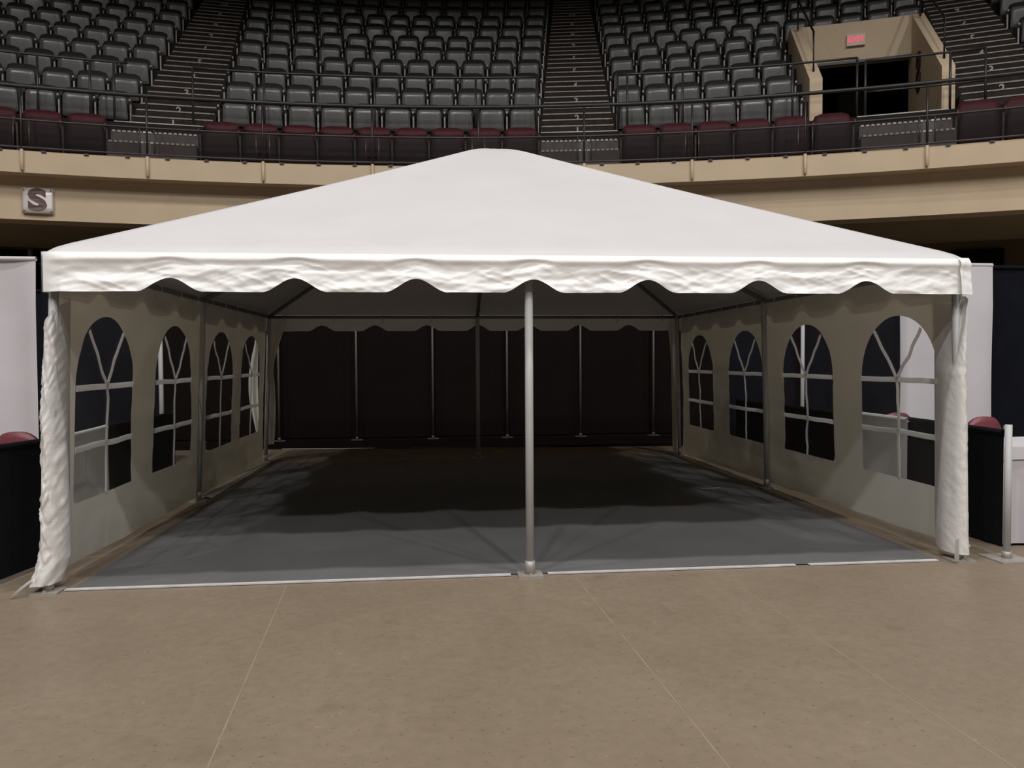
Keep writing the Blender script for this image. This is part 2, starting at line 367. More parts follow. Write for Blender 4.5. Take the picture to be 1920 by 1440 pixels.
# ================================================================== SEATS
def seat_meshes(Wd, zt, pz0, pz1, pw0, pw1, bz0, mats):
    mb = MB()
    def back(u, v, dy):
        # rounded top shell: v 0..1 from bottom to top
        z = bz0+(zt-bz0)*v
        hw = Wd/2-0.035*(1-v)
        e = max(0, (v-0.72)/0.28); hw2 = hw*(1-0.16*e**3)-0.02*(1-v)
        x = (u*2-1)*hw2
        zz = z-0.045*abs(u*2-1)**4*e
        y = 0.10*v*0.6 - 0.035*(1-(u*2-1)**2)*-1 + dy
        y = 0.06*v+0.03*(1-(u*2-1)**2)+dy
        return (x, y, zz)
    nu, nv = 6, 4
    a = [back(i/nu, j/nv, 0) for j in range(nv+1) for i in range(nu+1)]
    b = [back(i/nu, j/nv, 0.03) for j in range(nv+1) for i in range(nu+1)]
    n = len(a); fs = []
    for j in range(nv):
        for i in range(nu):
            q = j*(nu+1)+i; fs.append((q, q+1, q+nu+2, q+nu+1)); fs.append((n+q, n+q+nu+1, n+q+nu+2, n+q+1))
    bd = [i for i in range(nu+1)]+[(j)*(nu+1)+nu for j in range(1, nv+1)]+[nv*(nu+1)+i for i in range(nu-1, -1, -1)]+[j*(nu+1) for j in range(nv-1, 0, -1)]
    for q in range(len(bd)):
        c, d = bd[q], bd[(q+1) % len(bd)]; fs.append((c, c+n, d+n, d))
    mb.add(a+b, fs, True); backm = mb.mesh('backrest'); backm.materials.append(mats[0])
    # folded-up pan: rounded-corner panel, thick, slightly bulged
    out = []
    rc = 0.06
    def corner(cx, cz, a0, a1, r):
        for k in range(4):
            t = rad(a0+(a1-a0)*k/3); out.append((cx+r*cos(t), cz+r*sin(t)))
    corner(-pw0/2+0.03, pz0+0.03, 180, 270, 0.03); corner(pw0/2-0.03, pz0+0.03, 270, 360, 0.03)
    corner(pw1/2-rc, pz1-rc, 0, 90, rc); corner(-pw1/2+rc, pz1-rc, 90, 180, rc)
    cx, cz = 0, (pz0+pz1)/2; k = len(out); vs = []; 
    def slope(z): return -0.075-0.03*(z-pz0)/(pz1-pz0)
    for (sc, dy) in ((1.0, 0.05), (1.0, 0.012), (0.965, 0.0), (0.6, -0.003)):
        for (x, z) in out:
            z2 = cz+(z-cz)*sc; vs.append((x*sc, slope(z2)+dy, z2))
    vs.append((0, slope(cz)-0.004, cz)); vs.append((0, slope(cz)+0.05, cz))
    fs = []
    for L in range(3):
        for i in range(k): fs.append((L*k+i, L*k+(i+1) % k, (L+1)*k+(i+1) % k, (L+1)*k+i))
    for i in range(k): fs.append((3*k+i, 3*k+(i+1) % k, 4*k)); fs.append(((i+1) % k, i, 4*k+1))
    mp = MB().add(vs, fs, True); panm = mp.mesh('seat_pan'); panm.materials.append(mats[1])
    return backm, panm
def standard_mesh(m_, h, arm):
    s = MB()
    s.prism([(-0.06, 0.0), (0.10, 0.0), (0.10, 0.03), (0.045, 0.06), (0.05, h-0.04), (0.0, h), (-0.13, h-0.005), (-0.14, h-0.03), (-0.02, h-0.05), (0.0, 0.06), (-0.06, 0.03)] if arm else
            [(-0.05, 0.0), (0.07, 0.0), (0.07, 0.03), (0.03, 0.06), (0.035, h), (-0.085, h-0.01), (-0.09, h-0.05), (-0.02, h-0.09), (-0.01, 0.06), (-0.05, 0.03)], -0.014, 0.014, axis=0)
    me = s.mesh('standard'); me.materials.append(m_); return me
GB, GP = seat_meshes(0.560, 0.755, 0.18, 0.595, 0.490, 0.455, 0.22, (M['seatback'], M['seatpan']))
GS = standard_mesh(M['standard'], 0.56, False)
MBk, MPn = seat_meshes(0.655, 0.82, 0.08, 0.60, 0.59, 0.565, 0.30, (M['maroon'], M['maroonpan']))
MSt = standard_mesh(M['greystd'], 0.60, True)
def inv_view(p):
    d = p-CAM; z = d.dot(fw); return (960+FPX*d.dot(r2)/z, 720-FPX*d.dot(u2)/z, z)
def make_seat(R, th, zf, name, parts, loff, two):
    o = empty(name, P(R, th, zf), -rad(th))
    link('backrest', parts[0], None, o); link('seat_pan', parts[1], None, o)
    link('standard', parts[2], None, o, (-loff, -0.02, 0))
    if two: link('standard', parts[2], None, o, (loff, -0.02, 0))
    return o
def aisle_half(R): return math.degrees((0.715-0.013*(R-25.65))/R)
seats = []
for i in range(1, NROW+1):
    R = RF(i)+0.55; h = aisle_half(R)
    e1 = AISLES[0][0]; e2 = AISLES[1][0]; e3 = AISLES[2][0]
    blocks = [('left', -23.0, e1-h-0.12, 'R'), ('middle', e1+h+0.12, e2-h-0.1, 'R'), ('right', e2+h+0.12, (VOM[0]-0.35 if i <= 5 else e3-h-0.12), 'L'), ('far right', e3+h+0.12, e3+15, 'L')]
    for bn, a, b, ref in blocks:
        pitch = math.degrees(0.583/R)
        if bn in ('left', 'far right'):
            n = int((b-a)/pitch); ths = [(b-(q+0.5)*pitch) for q in range(n)] if ref == 'R' else [(a+(q+0.5)*pitch) for q in range(n)]
        elif bn == 'middle':
            n = int((b-a)/pitch+0.25); p2 = (b-a)/n; ths = [b-(q+0.5)*p2 for q in range(n)]
        else:
            n = int((b-a)/pitch+0.25); p2 = (b-a)/n; ths = [a+(q+0.5)*p2 for q in range(n)]
        pw = math.degrees(0.583/R) if bn in ('left', 'far right') else p2
        for q, t in enumerate(ths):
            x, y, z = inv_view(P(R, t, ZF(i)+0.62))
            vis = -25 < x < 1945 and -6 < y
            seats.append((not vis, -(1/z), i, bn, q, t, R, pw, n, x, y))
def seat_label(i, bn, q):
    row = ORD[i-1]; s = ORD[q]
    if bn == 'left': return f'grey tip-up seat, {s} from left aisle, {row} grey row, far left block'
    if bn == 'middle': return f'grey tip-up seat, {s} left of centre aisle, {row} grey row, middle block'
    if bn == 'right': return f'grey tip-up seat, {s} right of centre aisle, {row} grey row, right block'
    return f'grey tip-up seat, {s} past right aisle, {row} grey row, corner block'
seats.sort(key=lambda s: (s[0], s[1]))
rest = MB(); restpan = MB(); count = 0
def append_mesh(mb, me, mtx):
    mb.add([mtx @ v.co for v in me.vertices], [tuple(p.vertices) for p in me.polygons], True)
for (out, _, i, bn, q, t, R, pw, n, x, y) in seats:
    last = (q == 0) if bn in ('left', 'middle') else (q == n-1)
    loff = rad(pw)*R/2
    if not out and count < 300:
        count += 1
        o = empty('arena_seat', P(R, t, ZF(i)), -rad(t))
        link('backrest', GB, None, o); link('seat_pan', GP, None, o)
        link('standard', GS, None, o, (-loff, -0.06, 0))
        if last: link('standard', GS, None, o, (loff, -0.06, 0))
        tag(o, seat_label(i, bn, q), 'seat', 'grey tip-up seats in the arena bowl')
    elif -900 < x < 2700 and y > -260:
        mt_ = Matrix.Translation(P(R, t, ZF(i))) @ Matrix.Rotation(-rad(t), 4, 'Z')
        append_mesh(rest, GB, mt_); append_mesh(restpan, GP, mt_)
if rest.v:
    fs_ = empty('arena_seat_rows', P(33, 6, ZF(9))); tag(fs_, 'grey seats of the highest rows and of the blocks past both edges', 'seats', kind='stuff')
    for mb, nme, mm in ((rest, 'backrest_rows', 'seatback'), (restpan, 'seat_pan_rows', 'seatpan')):
        o = loc_build(mb, nme, M[mm], fs_); o['kind'] = 'stuff'
# maroon front row
def maroon(ths, labf, pitch):
    for q, t in enumerate(ths):
        o = empty('maroon_seat', P(25.44, t, 4.93), -rad(t)); lo = rad(pitch)*25.44/2
        link('backrest', MBk, None, o); link('seat_pan', MPn, None, o)
        link('standard', MSt, None, o, (-lo, -0.08, 0))
        if t == max(ths): link('standard', MSt, None, o, (lo, -0.08, 0))
        tag(o, labf(q), 'seat', 'maroon front row seats')
maroon([-9.98-1.53*q for q in range(8)], lambda q: f'maroon front row seat, {ORD[q]} to the left of the left front steps', 1.53)
maroon([-5.05+1.515*q for q in range(9)], lambda q: f'maroon front row seat, {ORD[q]} to the right of the left front steps', 1.515)
maroon([11.95+1.50*q for q in range(6)], lambda q: f'maroon front row seat, {ORD[q]} to the right of the centre front steps', 1.50)
maroon([24.55+1.55*q for q in range(5)], lambda q: f'maroon front row seat, {ORD[q]} to the right of the portal steps', 1.55)

# ================================================================== RAILINGS
g = empty('guard_railing', P(25.03, 5, 4.93))
tag(g, 'long curved dark guard railing with smoked panels along the cream balcony edge', 'railing')
RG = 25.03
loc_build(MB().tube(arcpts(RG, 5.965, -26, 35), 0.034), 'top_rail', M['rail'], g)
loc_build(MB().tube(arcpts(RG, 5.425, -26, 35), 0.018), 'mid_rail', M['panelframe'], g)
loc_build(MB().tube(arcpts(RG, 4.975, -26, 35), 0.018), 'bottom_rail', M['panelframe'], g)
posts = [-11.95+4.325*k for k in range(-3, 11)]
for t in posts:
    loc_build(MB().tube([P(RG, t, 4.90), P(RG, t, 5.965)], 0.020), 'post', M['rail'], g)
    sl = MB().tube([P(RG-0.005, t, 4.94), P(RG-0.005, t, 4.62), P(RG+0.02, t, 4.585)], [0.027, 0.027, 0.010])
    loc_build(sl, 'post_sleeve', M['cream'], g)
for a, b in zip(posts[:-1], posts[1:]):
    a2, b2 = a+0.26, b-0.26
    fr = loc_build(MB().tube([P(RG, a2, 4.975), P(RG, a2, 5.425)], 0.014), 'panel_stile', M['panelframe'], g)
    fr = loc_build(MB().tube([P(RG, b2, 4.975), P(RG, b2, 5.425)], 0.014), 'panel_stile', M['panelframe'], g)
    def pan(u, v, a2=a2, b2=b2): return P(RG, a2+(b2-a2)*u, 4.985+0.43*v)
    loc_build(MB().grid(pan, 4, 1), 'smoked_panel', M['acrylic'], g)
    for q in range(3):
        t = a+4.325*(q+0.5)/3
        loc_build(MB().box((0, 0, 0), (0.07, 0.035, 0.03), T=Matrix.Translation(P(RG+0.02, t, 4.925)) @ Matrix.Rotation(-rad(t), 4, 'Z')), 'clip', M['panelframe'], g)
def rear_rail(segs_posts, t0, t1, label, z=6.73, low=6.2, ret0=False, ret1=False):
    r = empty('walkway_railing', P(25.70, (t0+t1)/2, 5.67)); tag(r, label, 'railing', 'walkway railings behind the maroon row')
    R = 25.70
    loc_build(MB().tube(arcpts(R, z, t0, t1), 0.022), 'top_rail', M['rail'], r)
    loc_build(MB().tube(arcpts(R, low, t0, t1), 0.018), 'mid_rail', M['rail'], r)
    for t in segs_posts:
        loc_build(MB().tube([P(R, t, 5.66), P(R, t, z)], 0.021), 'post', M['rail'], r)
rear_rail([-25, -20.5, -16.2, -11.75, -9.95, -9.1], -25, -8.6, 'dark walkway railing behind the maroon seats left of the left steps')
rear_rail([-6.2, -3.45, 1.0, 5.2, 7.75], -6.2, 7.75, 'dark walkway railing in front of the middle seating block')
rear_rail([11.1, 11.5, 13.75, 18.05, 20.45], 11.1, 20.45, 'dark walkway railing between the centre steps and the exit portal')
rear_rail([20.75, 23.72, 24.9], 20.75, 24.9, 'short dark railing across the mouth of the exit portal', z=6.66, low=6.12)

# ================================================================== S SIGN
sg = empty('section_sign', P(25.40, -11.66, 4.172), -rad(-11.66))
tag(sg, 'square brushed metal plate with a heavy brown S on cream beam', 'sign')
def splate(u, v):
    x = (u-0.5)*0.47; return (x, -0.03-0.05*(1-(2*u-1)**2)*0.6, (v-0.5)*0.42)
spm = MB().grid(splate, 12, 4)
spo = spm.build('plate', M['signmetal'], sg)
md = spo.modifiers.new('thickness', 'SOLIDIFY'); md.thickness = 0.006
sl_ = link('letter', text_mesh('S', 0.48, 0.006, 0.022), M['signbrown'], sg)
for v in sl_.data.vertices:
    v.co.x *= 1.22; v.co.y *= 0.98; v.co.z += 0.03*(1-(2*v.co.x/0.47)**2)
sl_.matrix_local = Matrix.Translation((0.0, -0.043, 0)) @ Matrix.Rotation(PI/2, 4, 'X')
for sx in (-1, 1):
    for sz in (-1, 1):
        MB().tube([(sx*0.2, -0.025, sz*0.18), (sx*0.2, -0.052, sz*0.18)], 0.011).build('screw', M['rail'], sg)
        MB().tube([(sx*0.2, 0.02, sz*0.18), (sx*0.2, -0.03, sz*0.18)], 0.008).build('standoff', M['rail'], sg)

# ================================================================== TENT
A_, D_, H_, HP = 3.05, 6.16, 2.11, 3.715
YC = D_/2
tent = empty('frame_tent', (0, YC, 0))
tag(tent, 'large white frame tent with pyramid canopy and arched window walls on arena floor', 'tent')
def tp(mb, name, m_, label=None, parent=None):
    o = mb.build(name, m_, parent or tent)
    if parent is None: o.matrix_parent_inverse = Matrix.Translation((0, YC, 0)).inverted()
    else: o.matrix_parent_inverse = Matrix.Identity(4)
    if label: o['label'] = label
    return o
# canopy
EA = A_-0.030; EB = YC+0.06; XO = 0.020
LEAN = {-1: 0.085, 1: 0.050}          # the legs lean in a little towards the eaves
XL, XR = -A_+LEAN[-1], A_-LEAN[1]
def canopy_pt(a, b):
    mm = max(abs(a), abs(b)); t = 1-mm
    ax = min(abs(a), abs(b))/(mm+1e-6)
    z = H_+0.022+(HP-H_-0.02)*t
    z -= 0.05*sin(PI*min(1, t*1.0))*(0.35+0.65*(1-ax)*ax*2.2)        # sag between hips and rafters
    if t < 0.03: z -= 0.030*(1-t/0.03)**2
    if t > 0.90: z -= 0.055*((t-0.90)/0.10)**2
    x = a*EA+XO; y = YC+b*EB
    cw = ridge(x*0.9+y*1.4, y*3.2-x*0.5, 4.1)
    z += (0.006*nz(x*1.3, y*1.3, 1.0)*min(1, t*8)+0.006*max(0, cw-0.75)*4*max(0, 1-t*5)*min(1, t*30))*min(1, (1-ax)*6)
    return (x, y, z)
def canopy_mesh(NR=110, NS=90):
    # square rings from the apex down to the eaves, so that every hip is one clean edge line
    vs = [canopy_pt(0, 0)]; fs = []; per = 4*NS
    for r in range(1, NR+1):
        m_ = r/NR if r < NR-3 else 1-(NR-r)*0.006
        for e in range(4):
            for k in range(NS):
                q = -1+2*k/NS
                a, b = ((q, -1), (1, q), (-q, 1), (-1, -q))[e]
                vs.append(canopy_pt(a*m_, b*m_))
    for k in range(per): fs.append((0, 1+k, 1+(k+1) % per))
    for r in range(NR-1):
        o = 1+r*per
        for k in range(per): fs.append((o+k, o+per+k, o+per+(k+1) % per, o+(k+1) % per))
    return MB().add(vs, fs, True)
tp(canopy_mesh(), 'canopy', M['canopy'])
def scallop(s):      # lower edge for position s along an edge
    k = round(s/0.762); d = abs(s-k*0.762)
    if abs(k) <= 3 and d < 0.20: return 1.872+0.085*(0.5+0.5*cos(PI*d/0.20))**0.9
    return 1.872+0.004*nz(s*3, 2)
def profile(v):
    # rolled over the eave tube at the top, then hanging with a slight outward flare
    roll = 0.030*sin(min(1, v/0.20)*PI/2)
    if v > 0.20: roll -= 0.010*min(1, (v-0.20)/0.10)
    return roll+0.034*max(0, v-0.25)**1.2
def valance(side):
    n, mrow = (520, 26) if side == 'front' else (200, 8)
    def fn(u, v):
        s = (u*2-1)
        half = EA if side in ('front', 'back') else EB
        p = s*half; zb = scallop(p*A_/half); zt = H_+0.008
        z = zt+(zb-zt)*v
        q = {'front': 0, 'back': 10, 'left': 20, 'right': 30}[side]
        out = 0.0
        env = max(0.0, min(1, (v-0.16)*3.5))
        # sharp slanting creases and soft buckles of folded vinyl
        out += 0.009*env*nz(p*1.7+q, z*4.5)
        out += 0.011*env*(ridge(p*1.3+z*3.4+q, z*7.0-p*0.5, 1.2)-0.6)
        out += 0.009*env*(ridge(p*2.4-z*5.0+q, z*9.0+p*0.8, 5.2)-0.6)
        out += 0.006*env*(ridge(p*6+q+z*9, z*17+p*2, 2.7)-0.6)
        out += 0.004*env*(ridge(p*9+q-z*14, z*20-p*3, 7.7)-0.6)
        out += 0.0015*nz(p*4+q, z*9, 3.3)
        out = out+profile(v) if side in ('front', 'back') else 0.3*out+profile(v)*0.25
        edge = min(1, (1-abs(s))*half/0.12)
        out *= edge
        dd = (0.004+max(-0.010, out)) if side in ('front', 'back') else 0.010+max(-0.004, out)
        if side == 'front': return (p+XO, YC-EB-dd, z)
        if side == 'back': return (p+XO, YC+EB+dd, z)
        if side == 'left': return (-EA-dd+XO, YC+p, z)
        return (EA+dd+XO, YC+p, z)
    return MB().grid(fn, n, mrow)
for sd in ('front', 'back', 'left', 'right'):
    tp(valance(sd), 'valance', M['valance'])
# corner patch with its seam at the right end of the front valance
def patch(u, v):
    x = EA+XO-0.074+0.080*u; z = H_+0.012+(1.868-H_-0.012)*v
    return (x, YC-EB-0.012-profile(v)-0.004*ridge(x*20, z*14)+0.006*u, z)
tp(MB().grid(patch, 10, 18), 'corner_patch', M['valance'])
# poles
def pole(x, y, r=0.0275, h=H_):
    xt = x+LEAN[-1]*(x < -1)-LEAN[1]*(x > 1)
    p = tp(MB().tube([(x, y, 0.0), ((x+xt)/2, y, h*0.5), (xt, y, h)], r, 14), 'pole', M['alu'])
    b = MB().box((x, y, 0.006), (0.165, 0.14, 0.012)).box((x, y-0.045, 0.016), (0.02, 0.02, 0.014)).tube([(x, y, 0.01), (x, y, 0.10)], r+0.006, 14)
    bo = b.build('base_plate', M['plate'], p)
    return p
for (x, y) in ((-3.045, 0.0), (0.0, 0.01), (3.065, 0.02), (-3.05, 6.16), (0.0, 6.17), (3.02, 6.1), (-3.06, 3.10), (3.035, 3.10)):
    pole(x, y)
# eave rails, rafters
for a, b in (((XL, 0, 2.07), (XR, 0, 2.07)), ((XL, D_, 2.07), (XR, D_, 2.07)), ((XL, 0, 2.07), (XL, D_, 2.07)), ((XR, 0, 2.07), (XR, D_, 2.07))):
    tp(MB().tube([a, b], 0.024, 10), 'eave_rail', M['darkpipe'])
for (x, y) in ((XL, 0), (XR, 0), (XL, D_), (XR, D_), (0, 0), (0, D_), (XL, YC), (XR, YC)):
    tp(MB().tube([(x, y, 2.075), (x*0.5, (y+YC)/2, 2.80), (0, YC, 3.53)], 0.026, 10), 'rafter', M['darkpipe'])
tp(MB().tube([(0, YC, 3.42), (0, YC, 3.62)], 0.08, 12), 'crown', M['darkpipe'])
# hooks that hang the walls from the rails
def hook(x, y, ax):
    mb = MB(); pts = []
    for k in range(9):
        t = 2*PI*k/8; pts.append((x+(0.034*cos(t) if ax == 'y' else 0), y+(0 if ax == 'y' else 0.034*cos(t)), 2.07+0.034*sin(t)-0.004))
    mb.tube(pts, 0.006, 6)
    mb.tube([(x, y, 2.036), (x, y, 1.985)], 0.005, 6)
    tp(mb, 'hook', M['alu'])
for k in range(9): hook(-2.75+0.69*k, D_, 'x')
for sx in (-1, 1):
    for k in range(12): hook((XL, 0, XR)[sx+1], 0.3+0.5*k, 'y')

# side walls -------------------------------------------------------
ZW = 2.05
def wdisp(sx, y, z):
    env = min(1, (ZW-z)*2+0.15)
    d = 0.020*nz(y*1.1+5*sx, z*0.9, 3.0)+0.009*nz(y*3.3, z*2.2, 8*sx)
    d += 0.010*(ridge(y*1.1+z*0.7+3*sx, z*1.3-y*0.6, 6.0)-0.6)*env
    d += 0.006*(ridge(y*0.35, z*5.0, 2.0+sx)-0.6)
    d += 0.012*sin(y*14+2*sx)*max(0, (z-1.78)/0.3)             # gathers under the hooks
    return d
def wx(sx, y, z): return sx*(A_+0.033-LEAN[sx]*z/2.06+max(-0.006, min(0.03, wdisp(sx, y, z))*min(1, (2.10-z)*2.2)))
WC = {-1: [0.885, 2.35, 3.87, 5.29], 1: [0.74, 2.235, 3.755, 5.325]}
HW = 0.505
def win_r(dx, dz):
    # distance from the window centre (z=1.12) to its outline in direction (dx,dz)
    lo, hi = 0.0, 1.2
    def inside(r):
        x, z = dx*r, 1.12+dz*r
        if z < 0.48 or abs(x) > HW: return False
        if z > 1.262: return (x/HW)**2+((z-1.262)/0.51)**2 < 1
        return True
    for _ in range(26):
        mid = (lo+hi)/2
        if inside(mid): lo = mid
        else: hi = mid
    return lo
for sx in (-1, 1):
    cs = WC[sx]; bnd = [0.03]+[(cs[k]+cs[k+1])/2 for k in range(3)]+[6.10]
    zb = 0.075 if sx < 0 else 0.10
    wall = MB(); panes = []
    for k in range(4):
        y0, y1, c = bnd[k], bnd[k+1], cs[k]
        rect = []
        nb, nh = 22, 30
        def zlow(y): return zb*(1-y/7.5)+0.012*nz(y*2, sx*3)+(0.0)
        for i in range(nb): y = y0+(y1-y0)*i/nb; rect.append((y, zlow(y)))
        for j in range(nh): rect.append((y1, zlow(y1)+(ZW-zlow(y1))*j/nh))
        for i in range(nb): rect.append((y1+(y0-y1)*i/nb, ZW))
        for j in range(nh): rect.append((y0, ZW+(zlow(y0)-ZW)*j/nh))
        n = len(rect); inner = []
        for (y, z) in rect:
            dx, dz = y-c, z-1.12; L = math.hypot(dx, dz); dx /= L; dz /= L
            r = win_r(dx, dz); inner.append((c+dx*r, 1.12+dz*r))
        K = 9; vs = []; fs = []
        for q in range(K+1):
            f = q/K
            for (a, b) in zip(inner, rect):
                y, z = a[0]+(b[0]-a[0])*f, a[1]+(b[1]-a[1])*f; vs.append((wx(sx, y, z), y, z))
        for q in range(K):
            for i in range(n): fs.append((q*n+i, q*n+(i+1) % n, (q+1)*n+(i+1) % n, (q+1)*n+i))
        wall.add(vs, fs, True)
        pv_, pf = [], []
        for q in range(1, 7):
            for a in inner:
                y, z = c+(a[0]-c)*q/6, 1.12+(a[1]-1.12)*q/6; pv_.append((wx(sx, y, z), y, z))
        for q in range(5):
            for i in range(n): pf.append((q*n+i, q*n+(i+1) % n, (q+1)*n+(i+1) % n, (q+1)*n+i))
        pv_.append((wx(sx, c, 1.12), c, 1.12))
        for i in range(n): pf.append((i, (i+1) % n, len(pv_)-1))
        panes.append((pv_, pf, c))
    wo = tp(wall, 'side_wall', M['wallvinyl'])
    for (a, b, c) in panes:
        MB().add(a, b, True).build('window_pane', M['window'], wo)
        def strip(p0, p1, wd, wig):
            N = 18; sd = random.random()*50
            L = math.hypot(p1[0]-p0[0], p1[1]-p0[1]); nx, nzv = -(p1[1]-p0[1])/L, (p1[0]-p0[0])/L
            vs = []
            for i in range(N+1):
                t = i/N; e = sin(PI*t)
                o_ = wig*e*nz(t*3.2, sd)
                for s in (-1, 1):
                    y = p0[0]+(p1[0]-p0[0])*t+nx*(o_+s*wd/2); z = p0[1]+(p1[1]-p0[1])*t+nzv*(o_+s*wd/2)
                    for off in (0.003, 0.009): vs.append((wx(sx, y, z)-sx*off, y, z))
            fs = []
            for i in range(N):
                a0 = i*4; b0 = a0+4
                for (p, q) in ((0, 2), (2, 3), (3, 1), (1, 0)): fs.append((a0+p, a0+q, b0+q, b0+p))
            fs += [(0, 1, 3, 2), (N*4, N*4+2, N*4+3, N*4+1)]
            MB().add(vs, fs).build('window_bar', M['bar'], wo)
        strip((c-HW, 1.262), (c+HW, 1.262), 0.042, 0.010)
        strip((c-HW, 0.845), (c+HW, 0.845), 0.042, 0.016)
        strip((c, 1.262), (c, 0.48), 0.030, 0.030)
        for s in (-1, 1): strip((c, 1.27), (c+s*0.30, 1.66), 0.030, 0.030)
# front wall ends folded round the corner posts
def front_flap(sx):
    def fn(u, v):
        ztop = 1.86-0.24*u if sx < 0 else 1.90-0.10*u
        z = 0.055+(ztop-0.055)*v
        # plan path around the post: inside -> front -> outside
        wide = 0.075*max(0, 1-v)**1.25 if sx < 0 else 0.050*max(0, 1-v)**1.0
        sh = 0.010*v if sx < 0 else 0.085*max(0, (v-0.70)/0.30)**0.9
        pts = [(0.046-wide*0.4, 0.30), (-0.016+sh-wide, 0.12), (-0.026+sh-wide*0.6, 0.0), (-0.008+sh*0.6, -0.050), (0.035+sh*0.15, -0.048), (0.060, -0.005), (0.062, 0.12)]
        k = u*(len(pts)-1); i = min(int(k), len(pts)-2); f = k-i
        q0, q1, q2, q3 = pts[max(0, i-1)], pts[i], pts[i+1], pts[min(len(pts)-1, i+2)]
        x, y = [0.5*(2*q1[c]+(q2[c]-q0[c])*f+(2*q0[c]-5*q1[c]+4*q2[c]-q3[c])*f*f+(3*q1[c]-q0[c]-3*q2[c]+q3[c])*f**3) for c in (0, 1)]
        flare = max(0, 0.20-z)*0.35*(1 if sx < 0 else 0.1)
        amp = (1.2+0.8*(1-v)) if sx < 0 else 0.6
        cr = 0.012*(ridge(u*1.6+z*1.1, z*3.5-u*2.5, 3+sx)-0.5)+0.010*nz(u*3, z*2.2, 7)+0.007*(ridge(u*3+z*2, z*13+u*5, 1+sx)-0.5)
        cr *= amp*min(1, u*4)
        y2 = y-abs(cr)*0.9-flare*0.4; x2 = x+cr*0.6+flare*0.9
        return (sx*(A_+x2*0.85-(0.008 if sx < 0 else -0.008)-LEAN[sx]/2.06*z), y2, z)
    return MB().grid(fn, 44, 120)
tp(front_flap(-1), 'wall_end_flap', M['flap'], 'crumpled wall end wrapped round the left front post')
tp(front_flap(1), 'wall_end_flap', M['flap'], 'wall end wrapped round the right front post')
# tie straps at the foot of each flap
tp(MB().tube([(-3.10, -0.08, 0.10), (-3.15, -0.11, 0.06), (-3.20, -0.13, 0.012)], 0.008, 6), 'tie_strap', M['bar'])
tp(MB().box((2.985, -0.07, 0.10), (0.03, 0.004, 0.16)), 'tie_strap', M['bar'])
tp(MB().tube([(3.03, -0.03, 0.12), (3.10, -0.045, 0.115), (3.12, 0.0, 0.12)], 0.006, 6), 'tie_strap', M['bar'])
# rear wall ends
def rear_left(u, v):
    z = 0.25+(2.04-0.25)*v
    if z > 1.35: wd = 0.09+0.18*((z-1.35)/0.69)**1.3
    else: wd = 0.09+0.05*sin((1.35-z)*2.2)
    x = -A_-0.02+LEAN[-1]*z/2.06+wd*u
    y = D_+0.045+0.02*sin(u*9+z*2)*(0.4+u)+0.01*nz(u*4, z*3)
    return (x, y, z)
tp(MB().grid(rear_left, 16, 40), 'wall_end_flap', M['wallvinyl'], 'rear wall end tied back beside the left rear pole')
def rear_left_out(u, v):
    z = 0.42+(1.75-0.42)*v
    x = -A_-0.05-0.02*sin(v*PI)-0.13*u*(0.35+0.65*sin(PI*min(1, v*1.02)))
    return (x, D_-0.12+0.05*sin(u*7+z), z)
tp(MB().grid(rear_left_out, 8, 24), 'wall_end_flap', M['wallvinyl'], 'loose outer wall end hanging outside the left rear window')
tp(MB().tube([(-3.04, D_+0.10, 1.34), (-2.97, D_+0.12, 1.35), (-2.93, D_+0.06, 1.345)], 0.014, 6), 'tie_strap', M['bar'])
def rear_right(u, v):
    z = 0.03+(2.04-0.03)*v
    wd = 0.12+0.06*max(0, z-1.4)
    return (A_+0.02-LEAN[1]*z/2.06-wd*u, D_+0.045+0.015*sin(u*8+z*2), z)
tp(MB().grid(rear_right, 10, 30), 'wall_end_flap', M['wallvinyl'], 'narrow rear wall end beside the right rear pole')
# loose skirt of the left rear wall lying inward on the floor
def skirt(u, v):
    y = 3.2+2.85*u; return (-A_-0.02+0.11*v+0.012*nz(y*3, v*2), y, 0.030-0.018*v+0.012*sin(v*PI)+0.006*nz(y*4, 3))
tp(MB().grid(skirt, 40, 6), 'wall_skirt', M['wallvinyl'])

# ================================================================== FLOOR MAT
mt_o = empty('floor_mat', (0, 3, 0)); tag(mt_o, 'dark grey vinyl floor mat with pale front edge spread inside the tent', 'mat')
def fm(u, v):
    x = -2.92+5.84*u; y = 0.03+5.95*v
    return (x, y-3, 0.006+0.002*nz(x*1.2, y*1.2)+0.0015*ridge(x*0.8+y, y*0.7, 3))
MB().grid(fm, 90, 90).build('mat_sheet', M['mat_'], mt_o)
for (a, b) in ((-2.95, -0.13), (0.12, 1.85), (1.95, 2.9)):
    MB().box(((a+b)/2, -2.985, 0.008), (b-a, 0.035, 0.008), 0.0).build('edge_tape', M['tape'], mt_o)
t1 = MB().box((2.385, 3.09, 0.014), (0.24, 0.03, 0.004), 0.17).build('light_streak', M['tape']); tag(t1, 'short painted streak of light on the dark mat near right wall', 'tape')  # pale strip that paints a streak of light onto the mat
rn = empty('floor_runner', (0, 8.4, 0)); tag(rn, 'black floor runner with pale front edge tape under the backdrop behind the tent', 'runner')
def rnf(u, v):
    x = -7.2+14.4*u; y0 = 7.50-0.075*x
    return (x, (y0+(9.6-y0)*v)-8.4, 0.004+0.001*nz(x, v*3))
MB().grid(rnf, 60, 6).build('runner_cloth', M['brownpanel'], rn)
MB().box((-2.38, 7.70-8.4, 0.008), (1.5, 0.035, 0.004), -0.075).build('edge_tape', M['tape'], rn)
MB().box((0.1, 7.51-8.4, 0.008), (2.3, 0.015, 0.004), -0.075).build('edge_tape', M['tape'], rn)

